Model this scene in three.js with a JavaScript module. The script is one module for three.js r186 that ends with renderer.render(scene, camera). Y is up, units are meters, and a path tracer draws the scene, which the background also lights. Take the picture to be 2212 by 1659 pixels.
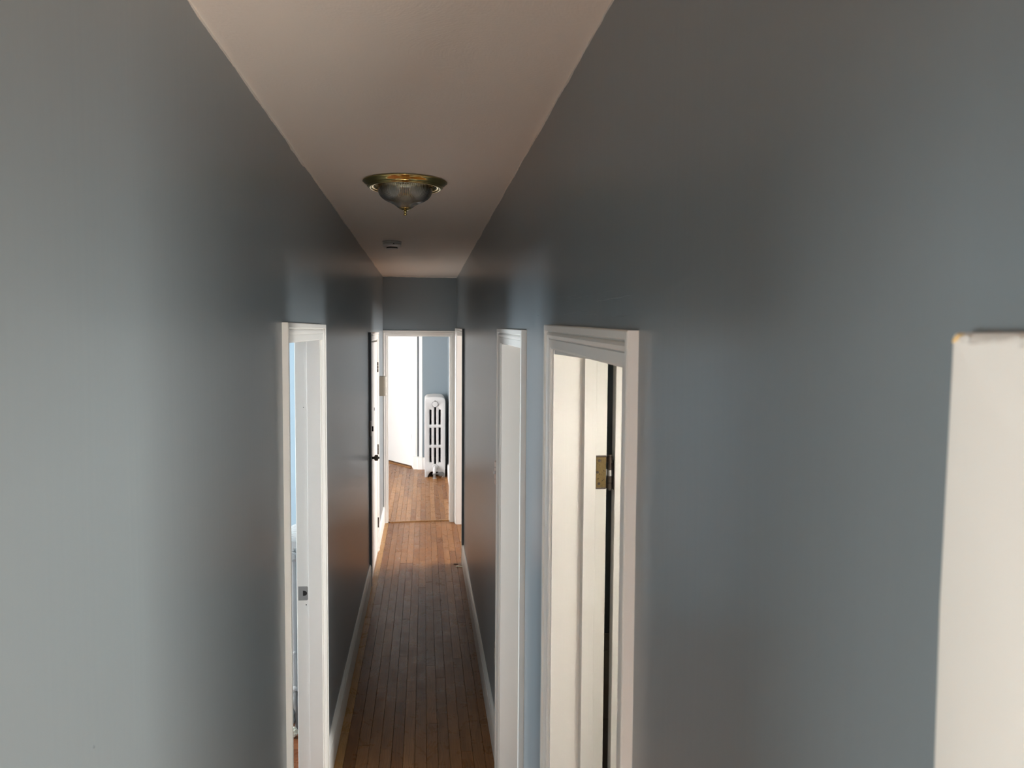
import * as THREE from 'three';
import { mergeGeometries, toCreasedNormals } from 'three/addons/utils/BufferGeometryUtils.js';
import { RoundedBoxGeometry } from 'three/addons/geometries/RoundedBoxGeometry.js';
import { RectAreaLightUniformsLib } from 'three/addons/lights/RectAreaLightUniformsLib.js';
import { createNoise2D } from 'simplex-noise';

RectAreaLightUniformsLib.init();

// ---------------------------------------------------------------- camera, sky, light, exposure
const EYE = 2.12;                                     // phone held high, about the height of the door heads
const scene = new THREE.Scene();
const camera = new THREE.PerspectiveCamera(2 * Math.atan(829.5 / 1700) * 180 / Math.PI, 2212 / 1659, 0.05, 200);
camera.position.set(0, EYE, 0);
camera.rotation.order = 'YXZ';
camera.rotation.set(-0.06115, -0.11129, 0.00668);
camera.focus = 3.6;
camera.userData.fStop = 7.5;
camera.updateMatrixWorld();

const renderer = new THREE.WebGLRenderer({ antialias: true });
renderer.toneMapping = THREE.LinearToneMapping;
renderer.toneMappingExposure = 1.0;
renderer.shadowMap.enabled = true;
renderer.shadowMap.type = THREE.PCFSoftShadowMap;

scene.background = new THREE.Color().setRGB(0.75, 0.85, 1.0);   // even, pale daylight sky

// daylight of every window: [luminance, colour]
const DAY = {
  guest: [28, [0.98, 0.98, 0.93]],       // room beside the viewer
  study: [68, [1.0, 0.955, 0.865]],       // room opposite it
  bedroom: [26, [0.84, 0.94, 1.0]],
  dresser: [2.5, [0.88, 0.95, 1.0]],      // second, dimmer bedroom window
  office: [38, [1.0, 0.99, 0.96]],
  living: [29, [1.0, 0.92, 0.88]],
  hall: [9.5, [0.97, 0.98, 1.0]],
  parlour: [23, [0.98, 0.98, 1.0]],
};
const ADDED_LIGHT = [80, [1.0, 0.94, 0.82]];  // added bathroom light, its lamp stays out of view
const sun = new THREE.DirectionalLight(new THREE.Color().setRGB(1.0, 0.93, 0.80), 160);   // from behind the viewer, into the room with the chipped casing
sun.position.set(0, 20, 16); sun.target.position.set(0, 0, -2);
sun.castShadow = true; sun.shadow.mapSize.set(2048, 2048);
Object.assign(sun.shadow.camera, { left: -10, right: 10, top: 10, bottom: -10, near: 1, far: 60 });
scene.add(sun, sun.target);

// ---------------------------------------------------------------- helpers
let seed = 20240611;
const rnd = () => { seed = (seed * 1664525 + 1013904223) >>> 0; return seed / 4294967296; };
const rr = (a, b) => a + (b - a) * rnd();
const noise2 = createNoise2D(rnd);
const taken = {};
function numbered(name) {
  const n = taken[name] = (taken[name] ?? -1) + 1;
  return n ? `${name}_${String(n).padStart(3, '0')}` : name;
}
const V = (x, y, z) => new THREE.Vector3(x, y, z);

// uv in metres from the side each face looks to
function metricUV(g, ox = 0, oy = 0) {
  if (g.index) g = g.toNonIndexed();
  const p = g.attributes.position, uv = new Float32Array(p.count * 2);
  const a = V(), b = V(), c = V();
  for (let i = 0; i < p.count; i += 3) {
    a.fromBufferAttribute(p, i); b.fromBufferAttribute(p, i + 1); c.fromBufferAttribute(p, i + 2);
    const n = b.clone().sub(a).cross(c.clone().sub(a));
    const ax = Math.abs(n.x), ay = Math.abs(n.y), az = Math.abs(n.z);
    [a, b, c].forEach((v, k) => {
      const [u, w] = ax >= ay && ax >= az ? [v.z, v.y] : ay >= az ? [v.x, v.z] : [v.x, v.y];
      uv[(i + k) * 2] = u + ox; uv[(i + k) * 2 + 1] = w + oy;
    });
  }
  g.setAttribute('uv', new THREE.BufferAttribute(uv, 2));
  return g;
}
function clean(g) {
  g = g.index ? g.toNonIndexed() : g;
  for (const k of Object.keys(g.attributes)) if (!['position', 'normal', 'uv'].includes(k)) g.deleteAttribute(k);
  if (!g.attributes.normal) g.computeVertexNormals();
  if (!g.attributes.uv) g = metricUV(g);
  return g;
}
const join = (list) => list.length === 1 ? clean(list[0]) : mergeGeometries(list.map(clean), false);
function box(x0, x1, y0, y1, z0, z1) {
  const g = new THREE.BoxGeometry(Math.abs(x1 - x0), Math.abs(y1 - y0), Math.abs(z1 - z0));
  g.translate((x0 + x1) / 2, (y0 + y1) / 2, (z0 + z1) / 2);
  return metricUV(g);
}
function rbox(x0, x1, y0, y1, z0, z1, r = 0.003, s = 2) {
  const g = new RoundedBoxGeometry(Math.abs(x1 - x0), Math.abs(y1 - y0), Math.abs(z1 - z0), s, r);
  g.translate((x0 + x1) / 2, (y0 + y1) / 2, (z0 + z1) / 2);
  return metricUV(g);
}
function cyl(from, to, r0, r1 = r0, seg = 20) {
  const d = to.clone().sub(from), g = new THREE.CylinderGeometry(r1, r0, d.length(), seg);
  g.applyQuaternion(new THREE.Quaternion().setFromUnitVectors(V(0, 1, 0), d.clone().normalize()));
  g.translate(...from.clone().add(to).multiplyScalar(0.5).toArray());
  return clean(g);
}
const lathe = (pts, seg = 64) => clean(new THREE.LatheGeometry(pts.map(([r, y]) => new THREE.Vector2(r, y)), seg));
const tube = (pts, r, n = 40, seg = 12) => clean(new THREE.TubeGeometry(new THREE.CatmullRomCurve3(pts), n, r, seg));
// a profile [(u, t)] swept between two ends; put(u, t, s) gives the point
function sweep(profile, put, steps = 1, crease = 0.45) {
  const rings = [];
  for (let s = 0; s <= steps; s++) rings.push(profile.map(([u, t]) => put(u, t, s / steps)));
  const tri = [], n = profile.length;
  for (let s = 0; s < steps; s++) for (let i = 0; i < n; i++) {
    const j = (i + 1) % n, a = rings[s][i], b = rings[s][j], c = rings[s + 1][j], d = rings[s + 1][i];
    tri.push(a, b, c, a, c, d);
  }
  const flat = THREE.ShapeUtils.triangulateShape(profile.map(([u, t]) => new THREE.Vector2(u, t)), []);
  for (const [a, b, c] of flat) {
    tri.push(rings[0][a], rings[0][c], rings[0][b], rings[steps][a], rings[steps][b], rings[steps][c]);
  }
  let vol = 0;
  for (let i = 0; i < tri.length; i += 3) vol += tri[i].dot(tri[i + 1].clone().cross(tri[i + 2]));
  const pos = [];
  for (let i = 0; i < tri.length; i += 3) {
    const t = vol < 0 ? [tri[i], tri[i + 2], tri[i + 1]] : [tri[i], tri[i + 1], tri[i + 2]];
    t.forEach((v) => pos.push(v.x, v.y, v.z));
  }
  let g = new THREE.BufferGeometry();
  g.setAttribute('position', new THREE.Float32BufferAttribute(pos, 3));
  g = metricUV(g);
  g = toCreasedNormals(g, crease);
  return g;
}
function mesh(name, geos, mat, parent) {
  const m = new THREE.Mesh(Array.isArray(geos) ? join(geos) : clean(geos), mat);
  m.name = name; m.castShadow = m.receiveShadow = true;
  if (parent) parent.add(m);
  return m;
}
function tag(o, label, category, extra = {}) { o.userData = { label, category, ...extra }; return o; }
function thing(name, label, category, pos = [0, 0, 0], extra = {}) {
  const g = new THREE.Group(); g.name = numbered(name); g.position.set(...pos); scene.add(g);
  return tag(g, label, category, extra);
}
const struct = (name, label, category, pos) => thing(name, label, category, pos, { kind: 'structure' });
function structMesh(name, geos, mat, label, category) {
  const m = mesh(numbered(name), geos, mat, scene);
  return tag(m, label, category, { kind: 'structure' });
}

// ---------------------------------------------------------------- textures (surface relief and grain only)
function dataTex(n, fn, srgb = false) {
  const d = new Uint8Array(n * n * 4);
  for (let y = 0; y < n; y++) for (let x = 0; x < n; x++) {
    const c = fn(x / n, y / n), k = (y * n + x) * 4;
    for (let i = 0; i < 3; i++) d[k + i] = Math.max(0, Math.min(255, Math.round(255 * (Array.isArray(c) ? c[i] : c))));
    d[k + 3] = 255;
  }
  const t = new THREE.DataTexture(d, n, n);
  t.wrapS = t.wrapT = THREE.RepeatWrapping; t.magFilter = THREE.LinearFilter; t.minFilter = THREE.LinearMipmapLinearFilter;
  t.generateMipmaps = true; if (srgb) t.colorSpace = THREE.SRGBColorSpace; t.needsUpdate = true;
  return t;
}
const TAU = Math.PI * 2;
const noise3 = (() => { const ns = [0, 1, 2, 3].map(() => createNoise2D(rnd)); return (u, v, f, k = 0) => {          // tiling noise on a torus
  const a = u * TAU, b = v * TAU, r = f / TAU;
  return 0.5 * (ns[k % 4](Math.cos(a) * r + 7.1 * k, Math.sin(a) * r + Math.cos(b) * r) + ns[(k + 1) % 4](Math.sin(b) * r - 3.3 * k, Math.cos(b) * r + Math.sin(a) * r * 0.7));
}; })();
const stipple = dataTex(512, (u, v) => 0.5 + 0.30 * noise3(u, v, 60) + 0.2 * noise3(u, v, 140, 1));
const rolled = dataTex(1024, (u, v) => {                  // rolled wall paint: fine stipple over faint upright lap marks
  const a = u * TAU, w = 0.02 * noise3(u, v, 3, 2);
  const lap = 0.5 * noise2(Math.cos(a + w) * 1.3 + 5, Math.sin(a + w) * 1.3 + 0.3 * Math.cos(v * TAU)) + 0.32 * noise2(Math.cos(a + w) * 5 + 1, Math.sin(a + w) * 5 + 0.2 * Math.sin(v * TAU)) + 0.12 * noise2(Math.cos(a) * 14, Math.sin(a) * 14 + 0.2 * Math.sin(v * TAU));
  return 0.5 + 0.42 * lap + 0.05 * noise3(u, v, 130, 0) + 0.04 * noise3(u, v, 320, 1);
});
const brushed = dataTex(512, (u, v) => {                 // painted woodwork: brush lines along v
  const a = u * TAU;
  return 0.5 + 0.22 * noise2(Math.cos(a) * 14 + 3, Math.sin(a) * 14 + 0.25 * Math.sin(v * TAU)) + 0.16 * noise2(Math.cos(a) * 40, Math.sin(a) * 40 + 0.4 * Math.cos(v * TAU)) + 0.12 * noise3(u, v, 16, 2);
});
const grain = dataTex(1024, (u, v) => {                  // fine oak grain running along v, neutral grey to be tinted
  const a = u * TAU, w = 0.10 * noise3(u, v, 5, 2);
  const fine = noise2(Math.cos(a + w) * 60, Math.sin(a + w) * 60 + 0.5 * Math.sin(v * TAU));
  const wide = noise2(Math.cos(a + w * 2) * 12 + 9, Math.sin(a + w * 2) * 12 + 0.4 * Math.cos(v * TAU));
  const blot = noise3(u, v, 9, 1), k = 0.83 + 0.07 * fine + 0.07 * wide + 0.06 * blot;
  return [k, k * (0.985 + 0.015 * wide), k * (0.97 + 0.03 * wide)];
}, true);
const patina = dataTex(256, (u, v) => { const k = noise3(u, v, 10, 1) + 0.6 * noise3(u, v, 34, 2), d = k > 0.42 ? 0.6 : 1; return [0.50 * d + 0.05 * k, 0.42 * d + 0.04 * k, 0.25 * d + 0.02 * k]; }, true);
const wear = dataTex(512, (u, v) => 0.62 + 0.2 * noise3(u, v, 8, 3) + 0.14 * noise3(u, v, 30, 0) + 0.05 * noise3(u, v, 120, 1));
const rep = (t, x, y = x) => { const c = t.clone(); c.repeat.set(x, y); c.needsUpdate = true; return c; };

// ---------------------------------------------------------------- materials
const S = THREE.DoubleSide;
const std = (o) => new THREE.MeshStandardMaterial({ side: S, ...o });
const phys = (o) => new THREE.MeshPhysicalMaterial({ side: S, ...o });
const lin = (r, g, b) => new THREE.Color().setRGB(r, g, b);
const M = {
  wall: std({ color: lin(0.205, 0.245, 0.268), roughness: 0.28, bumpMap: rolled, bumpScale: 0.00022 }),
  wallPale: std({ color: lin(0.44, 0.55, 0.62), roughness: 0.6, bumpMap: rep(stipple, 2.2), bumpScale: 0.0005 }),
  ceiling: std({ color: lin(0.84, 0.80, 0.745), roughness: 0.85, bumpMap: rep(stipple, 1.6), bumpScale: 0.0006 }),
  trim: std({ color: lin(0.86, 0.85, 0.81), roughness: 0.36, bumpMap: rep(brushed, 5, 1.2), bumpScale: 0.00016 }),
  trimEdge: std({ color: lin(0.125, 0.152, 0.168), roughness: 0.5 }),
  plaster: std({ color: lin(0.78, 0.77, 0.74), roughness: 0.8 }),
  brass: std({ color: lin(0.62, 0.49, 0.20), metalness: 1, roughness: 0.1 }),
  agedBrass: std({ color: lin(1, 1, 1), map: rep(patina, 11), metalness: 0.3, roughness: 0.55, bumpMap: rep(stipple, 14), bumpScale: 0.0006 }),
  darkMetal: std({ color: lin(0.06, 0.045, 0.035), metalness: 0.6, roughness: 0.5 }),
  bronze: std({ color: lin(0.13, 0.115, 0.095), metalness: 0.55, roughness: 0.45 }),
  steel: std({ color: lin(0.34, 0.34, 0.33), metalness: 0.8, roughness: 0.42 }),
  nickel: std({ color: lin(0.62, 0.52, 0.48), metalness: 0.9, roughness: 0.3 }),
  black: std({ color: lin(0.012, 0.011, 0.010), roughness: 0.7 }),
  glass: phys({ color: lin(0.86, 0.88, 0.87), roughness: 0.08, transmission: 1, thickness: 0.003, ior: 1.5 }),
  pane: phys({ color: lin(0.98, 0.99, 1.0), roughness: 0.0, transmission: 1, thickness: 0, ior: 1.45 }),
  bulb: std({ color: lin(0.75, 0.75, 0.73), roughness: 0.35 }),
  plastic: std({ color: lin(0.60, 0.57, 0.50), roughness: 0.45 }),
  beige: std({ color: lin(0.47, 0.42, 0.33), roughness: 0.5 }),
  white: std({ color: lin(0.72, 0.71, 0.68), roughness: 0.5 }),
  radiator: std({ color: lin(0.58, 0.565, 0.545), roughness: 0.42, bumpMap: rep(stipple, 9), bumpScale: 0.0003 }),
  iron: std({ color: lin(0.18, 0.17, 0.16), roughness: 0.6, metalness: 0.3 }),
  recessDark: std({ color: lin(0.05, 0.045, 0.042), roughness: 0.8 }),  // near-black: shade painted into the radiator slots, and the boss joint
  paper: std({ color: lin(0.80, 0.76, 0.62), roughness: 0.85 }),
  tile: std({ color: lin(0.44, 0.40, 0.34), roughness: 0.25 }),
  grout: std({ color: lin(0.16, 0.145, 0.125), roughness: 0.9 }),
  bareWood: std({ color: lin(0.80, 0.56, 0.22), roughness: 0.7 }),
  addedGlow: std({ color: lin(0.9, 0.85, 0.7), emissive: new THREE.Color(1, 0.86, 0.62), emissiveIntensity: 3, roughness: 0.4 }),
};
const woodOpt = { map: rep(grain, 1.6, 0.55), roughnessMap: rep(wear, 1.3, 0.9), roughness: 0.52, bumpMap: rep(grain, 1.6, 0.55), bumpScale: 0.0002 };
const wood = (r, g, b) => phys({ color: lin(r, g, b), specularIntensity: 0.28, ...woodOpt });
const PLANKS = [[0.35, 0.160, 0.057], [0.41, 0.196, 0.076], [0.29, 0.122, 0.040], [0.46, 0.226, 0.090], [0.34, 0.162, 0.062], [0.37, 0.164, 0.053]].map((c) => wood(...c));
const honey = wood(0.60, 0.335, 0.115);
const redWood = [[0.30, 0.105, 0.045], [0.27, 0.092, 0.040], [0.33, 0.12, 0.052]].map((c) => wood(...c));
const subfloor = wood(0.22, 0.11, 0.055);
const saddleWood = wood(0.46, 0.24, 0.10);

// ---------------------------------------------------------------- shell of the flat
const XL = -0.457, XR = 0.362, TL = 0.10, TR = 0.15, CEIL = 2.77, ZEND = -8.88, ZBACK = 1.7;
// openings along the hall, as distance ahead of the camera: [near, far, head near, head far]
const OPEN_R = { study: [-0.40, 0.383, 2.024, 2.024], bath: [1.373, 2.175, 2.064, 2.083], office: [2.845, 3.655, 2.074, 2.085], living: [7.235, 8.76, 2.112, 2.132] };
const OPEN_L = { guest: [-0.45, 0.35, 2.06, 2.06], bedroom: [2.682, 3.535, 2.091, 2.096], entry: [6.69, 7.685, 2.075, 2.078] };
function hallWall(x0, x1, holes) {
  const g = []; let d = -ZBACK;
  for (const [n, f, hn, hf] of Object.values(holes).sort((a, b) => a[0] - b[0])) {
    g.push(box(x0, x1, 0, CEIL, -d, -n));
    g.push(box(x0, x1, Math.max(hn, hf), CEIL, -n, -f));
    d = f;
  }
  g.push(box(x0, x1, 0, CEIL, -d, ZEND - 0.12));
  return g;
}
structMesh('wall_left', hallWall(XL - TL, XL, OPEN_L), M.wall, 'blue-grey painted hall wall with the bedroom and entry doors', 'wall');
structMesh('wall_right', hallWall(XR, XR + TR, OPEN_R), M.wall, 'blue-grey painted hall wall with the bathroom doorway and light switch', 'wall');
const EX0 = -0.415, EX1 = 0.293, EHEAD = 2.115, ET = 0.12;
structMesh('wall_end', [box(XL, EX0, 0, CEIL, ZEND, ZEND - ET), box(EX1, XR, 0, CEIL, ZEND, ZEND - ET), box(EX0, EX1, EHEAD, CEIL, ZEND, ZEND - ET)], M.wall, 'blue-grey wall above the doorway that closes the hall', 'wall');
structMesh('wall_back', [box(XL, -0.36, 0, CEIL, ZBACK, ZBACK + 0.12), box(0.26, XR, 0, CEIL, ZBACK, ZBACK + 0.12), box(-0.36, 0.26, 0, 0.85, ZBACK, ZBACK + 0.12), box(-0.36, 0.26, 2.05, CEIL, ZBACK, ZBACK + 0.12)], M.wall, 'blue-grey wall closing the hall behind the viewer', 'wall');

const RL = XL - TL, RR = XR + TR;
// rooms off the hall: plain boxes with window holes
function roomWalls(name, x0, x1, z0, z1, sides, mat, label) {
  const t = 0.12, g = [];
  for (const [side, w] of sides) {
    const along = side === 'n' || side === 's';
    const a0 = along ? Math.max(x0 - t, x0 === RR ? RR : -9) : z0, a1 = along ? (x1 === RL ? RL : x1 + t) : z1;
    const put = (a, b, y0, y1) => {
      if (side === 'w') g.push(box(x0 - t, x0, y0, y1, a, b));
      if (side === 'e') g.push(box(x1, x1 + t, y0, y1, a, b));
      if (side === 'n') g.push(box(a, b, y0, y1, z0 - t, z0));
      if (side === 's') g.push(box(a, b, y0, y1, z1, z1 + t));
    };
    if (!w) put(a0, a1, 0, CEIL);
    else { put(a0, w[0], 0, CEIL); put(w[1], a1, 0, CEIL); put(w[0], w[1], 0, w[2]); put(w[0], w[1], w[3], CEIL); }
  }
  structMesh(name, g, mat, label, 'wall');
}
roomWalls('wall_guest_room', -1.9, RL, -0.9, 1.58, [['w', [-0.1, 0.62, 1.3, 2.0]], ['n'], ['s']], M.wall, 'walls of the room beside the viewer, seen only by its light');
roomWalls('wall_study', RR, 2.4, -0.62, 1.58, [['e'], ['n'], ['s', [0.72, 2.1, 0.35, 2.2]]], M.wall, 'walls of the room behind the nearby white casing');
roomWalls('wall_bathroom', RR, 2.4, -2.55, -0.80, [['e'], ['n'], ['s']], M.wall, 'blue-grey bathroom walls above the beige tiles');
roomWalls('wall_bedroom', -3.6, RL, -5.6, -1.1, [['w', [-5.0, -3.4, 0.7, 2.2]], ['n'], ['s', [-2.9, -1.9, 0.7, 2.2]]], M.wallPale, 'pale sky-blue bedroom walls behind the tube radiator');
roomWalls('wall_office', RR, 3.2, -5.4, -2.72, [['e', [-3.7, -2.9, 0.8, 2.1]], ['n'], ['s']], M.wall, 'walls of the room behind the plain white doorway');
roomWalls('wall_living_room', RR, 4.0, -9.6, -6.0, [['e', [-9.0, -6.8, 0.6, 2.2]], ['n'], ['s']], M.wall, 'living room walls beyond the wide side opening');
structMesh('wall_landing', [box(RL - 0.16, RL - 0.10, 0, CEIL, -7.95, -6.45), box(RL - 0.10, RL, 0, CEIL, -6.50, -6.45), box(RL - 0.10, RL, 0, CEIL, -7.95, -7.90)], M.wall, 'landing wall behind the closed entry door', 'wall');
// parlour at the far end
const PX1 = 0.362, PZ = -12.43;
structMesh('wall_parlour', [
  box(-2.9, PX1 + 0.12, 0, CEIL, -14.2, -14.1),
  box(-0.03, PX1 + 0.12, 0, CEIL, PZ - 0.1, PZ),
  box(PX1, PX1 + 0.12, 0, CEIL, PZ - 1.7, ZEND - ET),
  box(-3.02, XL, 0, CEIL, ZEND - ET + 0.0, ZEND),
  box(-3.02, -2.9, 0, CEIL, -14.2, -11.2), box(-3.02, -2.9, 0, CEIL, -9.2, ZEND), box(-3.02, -2.9, 0, 0.6, -11.2, -9.2), box(-3.02, -2.9, 2.3, CEIL, -11.2, -9.2),
], M.wall, 'blue-grey wall behind the tall radiator in the far room', 'wall');

// ceiling with the brushed-on paint line where it meets the walls
const ceiling = struct('ceiling', 'off-white plaster ceiling with an uneven hand-cut paint edge', 'ceiling');
mesh('slab', [box(-4.2, 4.4, CEIL, CEIL + 0.12, -14.4, 2.0)], M.ceiling, ceiling);
function paintLine(put, len, k) {
  const n = Math.round(len / 0.02), prof = [];
  for (let i = 0; i <= n; i++) {
    const s = i * len / n;
    const drop = 0.007 + 0.0035 * noise2(s * 1.7, k) + 0.002 * noise2(s * 7, k + 5) + 0.0012 * noise2(s * 31, k + 9) + (noise2(s * 1.1, k + 20) > 0.62 ? 0.004 : 0);
    prof.push([s, drop]);
  }
  const pos = [];
  const quad = (a, b, c, d) => [a, b, c, a, c, d].forEach((v) => pos.push(v.x, v.y, v.z));
  for (let i = 0; i < n; i++) {
    const [s0, d0] = prof[i], [s1, d1] = prof[i + 1];
    quad(put(s0, CEIL, 0.0009), put(s0, CEIL - d0, 0.0009), put(s1, CEIL - d1, 0.0009), put(s1, CEIL, 0.0009));
    quad(put(s0, CEIL - d0, 0.0009), put(s0, CEIL - d0, 0), put(s1, CEIL - d1, 0), put(s1, CEIL - d1, 0.0009));
  }
  const g = new THREE.BufferGeometry(); g.setAttribute('position', new THREE.Float32BufferAttribute(pos, 3));
  const m = mesh('paint_edge', metricUV(g), M.ceiling, ceiling); m.geometry.computeVertexNormals();
}
paintLine((s, y, t) => V(XL + t, y, -s - 0.3), 8.58, 1);
paintLine((s, y, t) => V(XR - t, y, -s - 0.3), 8.58, 40);
paintLine((s, y, t) => V(XL + s, y, ZEND + t), XR - XL, 80);

// ---------------------------------------------------------------- floors: strip by strip
const W = 0.0575;
function plank(parent, x0, x1, z0, z1, mat, along = 'z') {
  const y = rr(-0.0006, 0.0004), b = 0.0010, h = 0.018, ox = rr(0, 9), oy = rr(0, 9);
  const put = along === 'z' ? (u, t, s) => V(x0 + u * (x1 - x0), y + t, z0 + s * (z1 - z0)) : (u, t, s) => V(x0 + s * (x1 - x0), y + t, z0 + u * (z1 - z0));
  const e = b / Math.abs(along === 'z' ? x1 - x0 : z1 - z0);
  let g = sweep([[0, -h], [1, -h], [1, -b], [1 - e, 0], [e, 0], [0, -b]], put, 1, 0.2);
  const uv = g.attributes.uv, p = g.attributes.position;
  for (let i = 0; i < uv.count; i++) along === 'z' ? uv.setXY(i, p.getX(i) + ox, p.getZ(i) + oy) : uv.setXY(i, p.getZ(i) + ox, p.getX(i) + oy);
  const m = mesh('plank', g, mat, parent);
  return m;
}
const GAP = 0.0006;
const floor = struct('floor', 'worn narrow oak strip floor running the length of the hall', 'floor');
mesh('underfloor', [box(-4.2, 4.4, -0.16, -0.016, -14.4, 2.0)], subfloor, floor);
{
  const a = XL, b = XR, n = 14, w = (b - a) / n;
  for (let i = 0; i < n; i++) {
    let z = -2.3 - rr(0, 0.8);
    if (i === 0) z = -2.5;
    plank(floor, a + i * w + GAP, a + (i + 1) * w - GAP, ZBACK, z + GAP, PLANKS[i % 6]);
    while (z > ZEND - 0.02) {
      let z1 = z - (rnd() < 0.3 ? rr(0.45, 0.8) : rr(0.9, 2.1));
      if (z1 < ZEND + 0.35) z1 = ZEND - 0.03;
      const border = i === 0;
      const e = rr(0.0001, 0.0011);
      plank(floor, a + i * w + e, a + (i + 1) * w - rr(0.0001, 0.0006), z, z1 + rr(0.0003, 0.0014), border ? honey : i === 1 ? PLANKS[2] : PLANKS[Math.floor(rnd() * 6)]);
      z = z1;
    }
  }
}
const farFloor = struct('floor', 'oak strip floor of the far room under the tall radiator', 'floor');
for (let x = PX1, i = 0; x > -1.3; x -= W, i++) {
  let z = ZEND - 0.045;
  while (z > -14.0) {
    let z1 = Math.max(-14.1, z - (rnd() < 0.3 ? rr(0.5, 0.9) : rr(1.0, 2.2)));
    if (z1 < -13.6) z1 = -14.1;
    plank(farFloor, x - W + GAP, x - GAP, z, z1 + GAP, PLANKS[Math.floor(rnd() * 6)]);
    z = z1;
  }
}
mesh('plank_field', [box(-2.9, -1.31, -0.016, 0, -14.1, ZEND - ET)], PLANKS[1], farFloor);
const livFloor = struct('floor', 'oak strip floor continuing through the wide side opening', 'floor');
for (let x = XR, i = 0; i < 12; x += W, i++) {
  let z = -6.1;
  while (z > -9.5) { const z1 = Math.max(-9.6, z - rr(0.8, 1.9)); plank(livFloor, x + GAP, x + W - GAP, i < 3 ? Math.min(z, -7.235) : z, i < 3 ? Math.max(z1, -8.76) : z1 + GAP, PLANKS[Math.floor(rnd() * 6)]); z = z1; if (i < 3 && z < -8.76) break; }
}
mesh('plank_field', [box(XR + 12 * W, 4.0, -0.016, 0, -9.6, -6.0)], PLANKS[3], livFloor);
const bedFloor = struct('floor', 'reddish strip floor of the bedroom, boards running across', 'floor');
for (let z = -2.684, i = 0; z > -5.5; z -= W, i++) {
  const inDoor = z > -3.53;
  let x = inDoor ? XL : RL;
  const cut = -1.2 - rr(0, 0.7);
  plank(bedFloor, x - GAP, cut, z - GAP, z - W + GAP, redWood[i % 3], 'x');
  plank(bedFloor, cut - GAP, -3.6, z - GAP, z - W + GAP, redWood[(i + 1) % 3], 'x');
}
mesh('plank_field', [box(-3.6, RL, -0.016, 0, -2.68, -1.1)], redWood[0], bedFloor);
structMesh('floor', [box(RR, 2.4, -0.016, 0, -2.55, -0.8)], M.tile, 'beige tiled bathroom floor behind the cream door', 'floor');
structMesh('floor', [box(-1.9, RL, -0.016, 0, -0.9, 1.58), box(RR, 2.4, -0.016, 0, -0.62, 1.58), box(RR, 3.2, -0.016, 0, -5.4, -2.72)], PLANKS[0], 'oak floor of the side rooms out of view', 'floor');

// ---------------------------------------------------------------- door casings and doorways
const CW = 0.068;
const moulded = [[0, 0], [0, 0.0075], [0.0015, 0.0100], [0.0045, 0.0108], [0.0052, 0.0120], [0.0272, 0.0120], [0.0280, 0.0088], [0.0298, 0.0088], [0.0304, 0.0120], [0.0345, 0.0150], [0.0400, 0.0164], [0.0445, 0.0152], [0.0470, 0.0120], [0.0476, 0.0090], [0.0512, 0.0090], [0.0516, 0.0190], [0.0530, 0.0208], [0.0660, 0.0208], [0.0680, 0.0188], [0.0680, 0]];
const flatCasing = [[0, 0], [0, 0.018], [0.002, 0.0200], [0.0925, 0.0205], [0.0965, 0.0190], [0.0992, 0.0155], [0.1000, 0.0110], [0.1000, 0]], FW = 0.100;
const scaled = (p, k) => p.map(([u, t]) => [u * k, t]);
// P(a, y, t): a along the wall, t out of the wall
function casing(parent, P, a0, a1, h0, h1, profile, mat = M.trim, wob = 0) {
  const wd = profile[profile.length - 1][0];
  const head = (a) => h0 + (h1 - h0) * (a - a0) / (a1 - a0);
  const wave = (s, k) => wob * (0.0012 * noise2(s * 2.2, k) + 0.0007 * noise2(s * 9, k));
  const legs = [];
  for (const [a, sg] of [[a0, -1], [a1, 1]]) {
    legs.push(mesh('side_casing', sweep(profile, (u, t, s) => { const top = head(a + sg * u) + u, y = s * top; return P(a + sg * (u + (u > wd * 0.9 ? wave(y * 2, a) : 0)), y, t); }, 12), mat, parent));
  }
  const hd = mesh('head_casing', sweep(profile, (u, t, s) => { const a = a0 - u + s * (a1 - a0 + 2 * u); return P(a, head(a) + u, t); }), mat, parent);
  return [...legs, hd];
}
const PL = (a, y, t) => V(XL + t, y, -a), PR = (a, y, t) => V(XR - t, y, -a), PE = (a, y, t) => V(a, y, ZEND + t);
// lining of the opening: box in (a, y, depth into the wall)
function slabIn(P, a0, a1, y0, y1, t0, t1, r = 0) {
  const p = P(a0, y0, t0), q = P(a1, y1, t1);
  return (r ? rbox : box)(Math.min(p.x, q.x), Math.max(p.x, q.x), y0, y1, Math.min(p.z, q.z), Math.max(p.z, q.z), r);
}
const J = 0.002;

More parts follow.
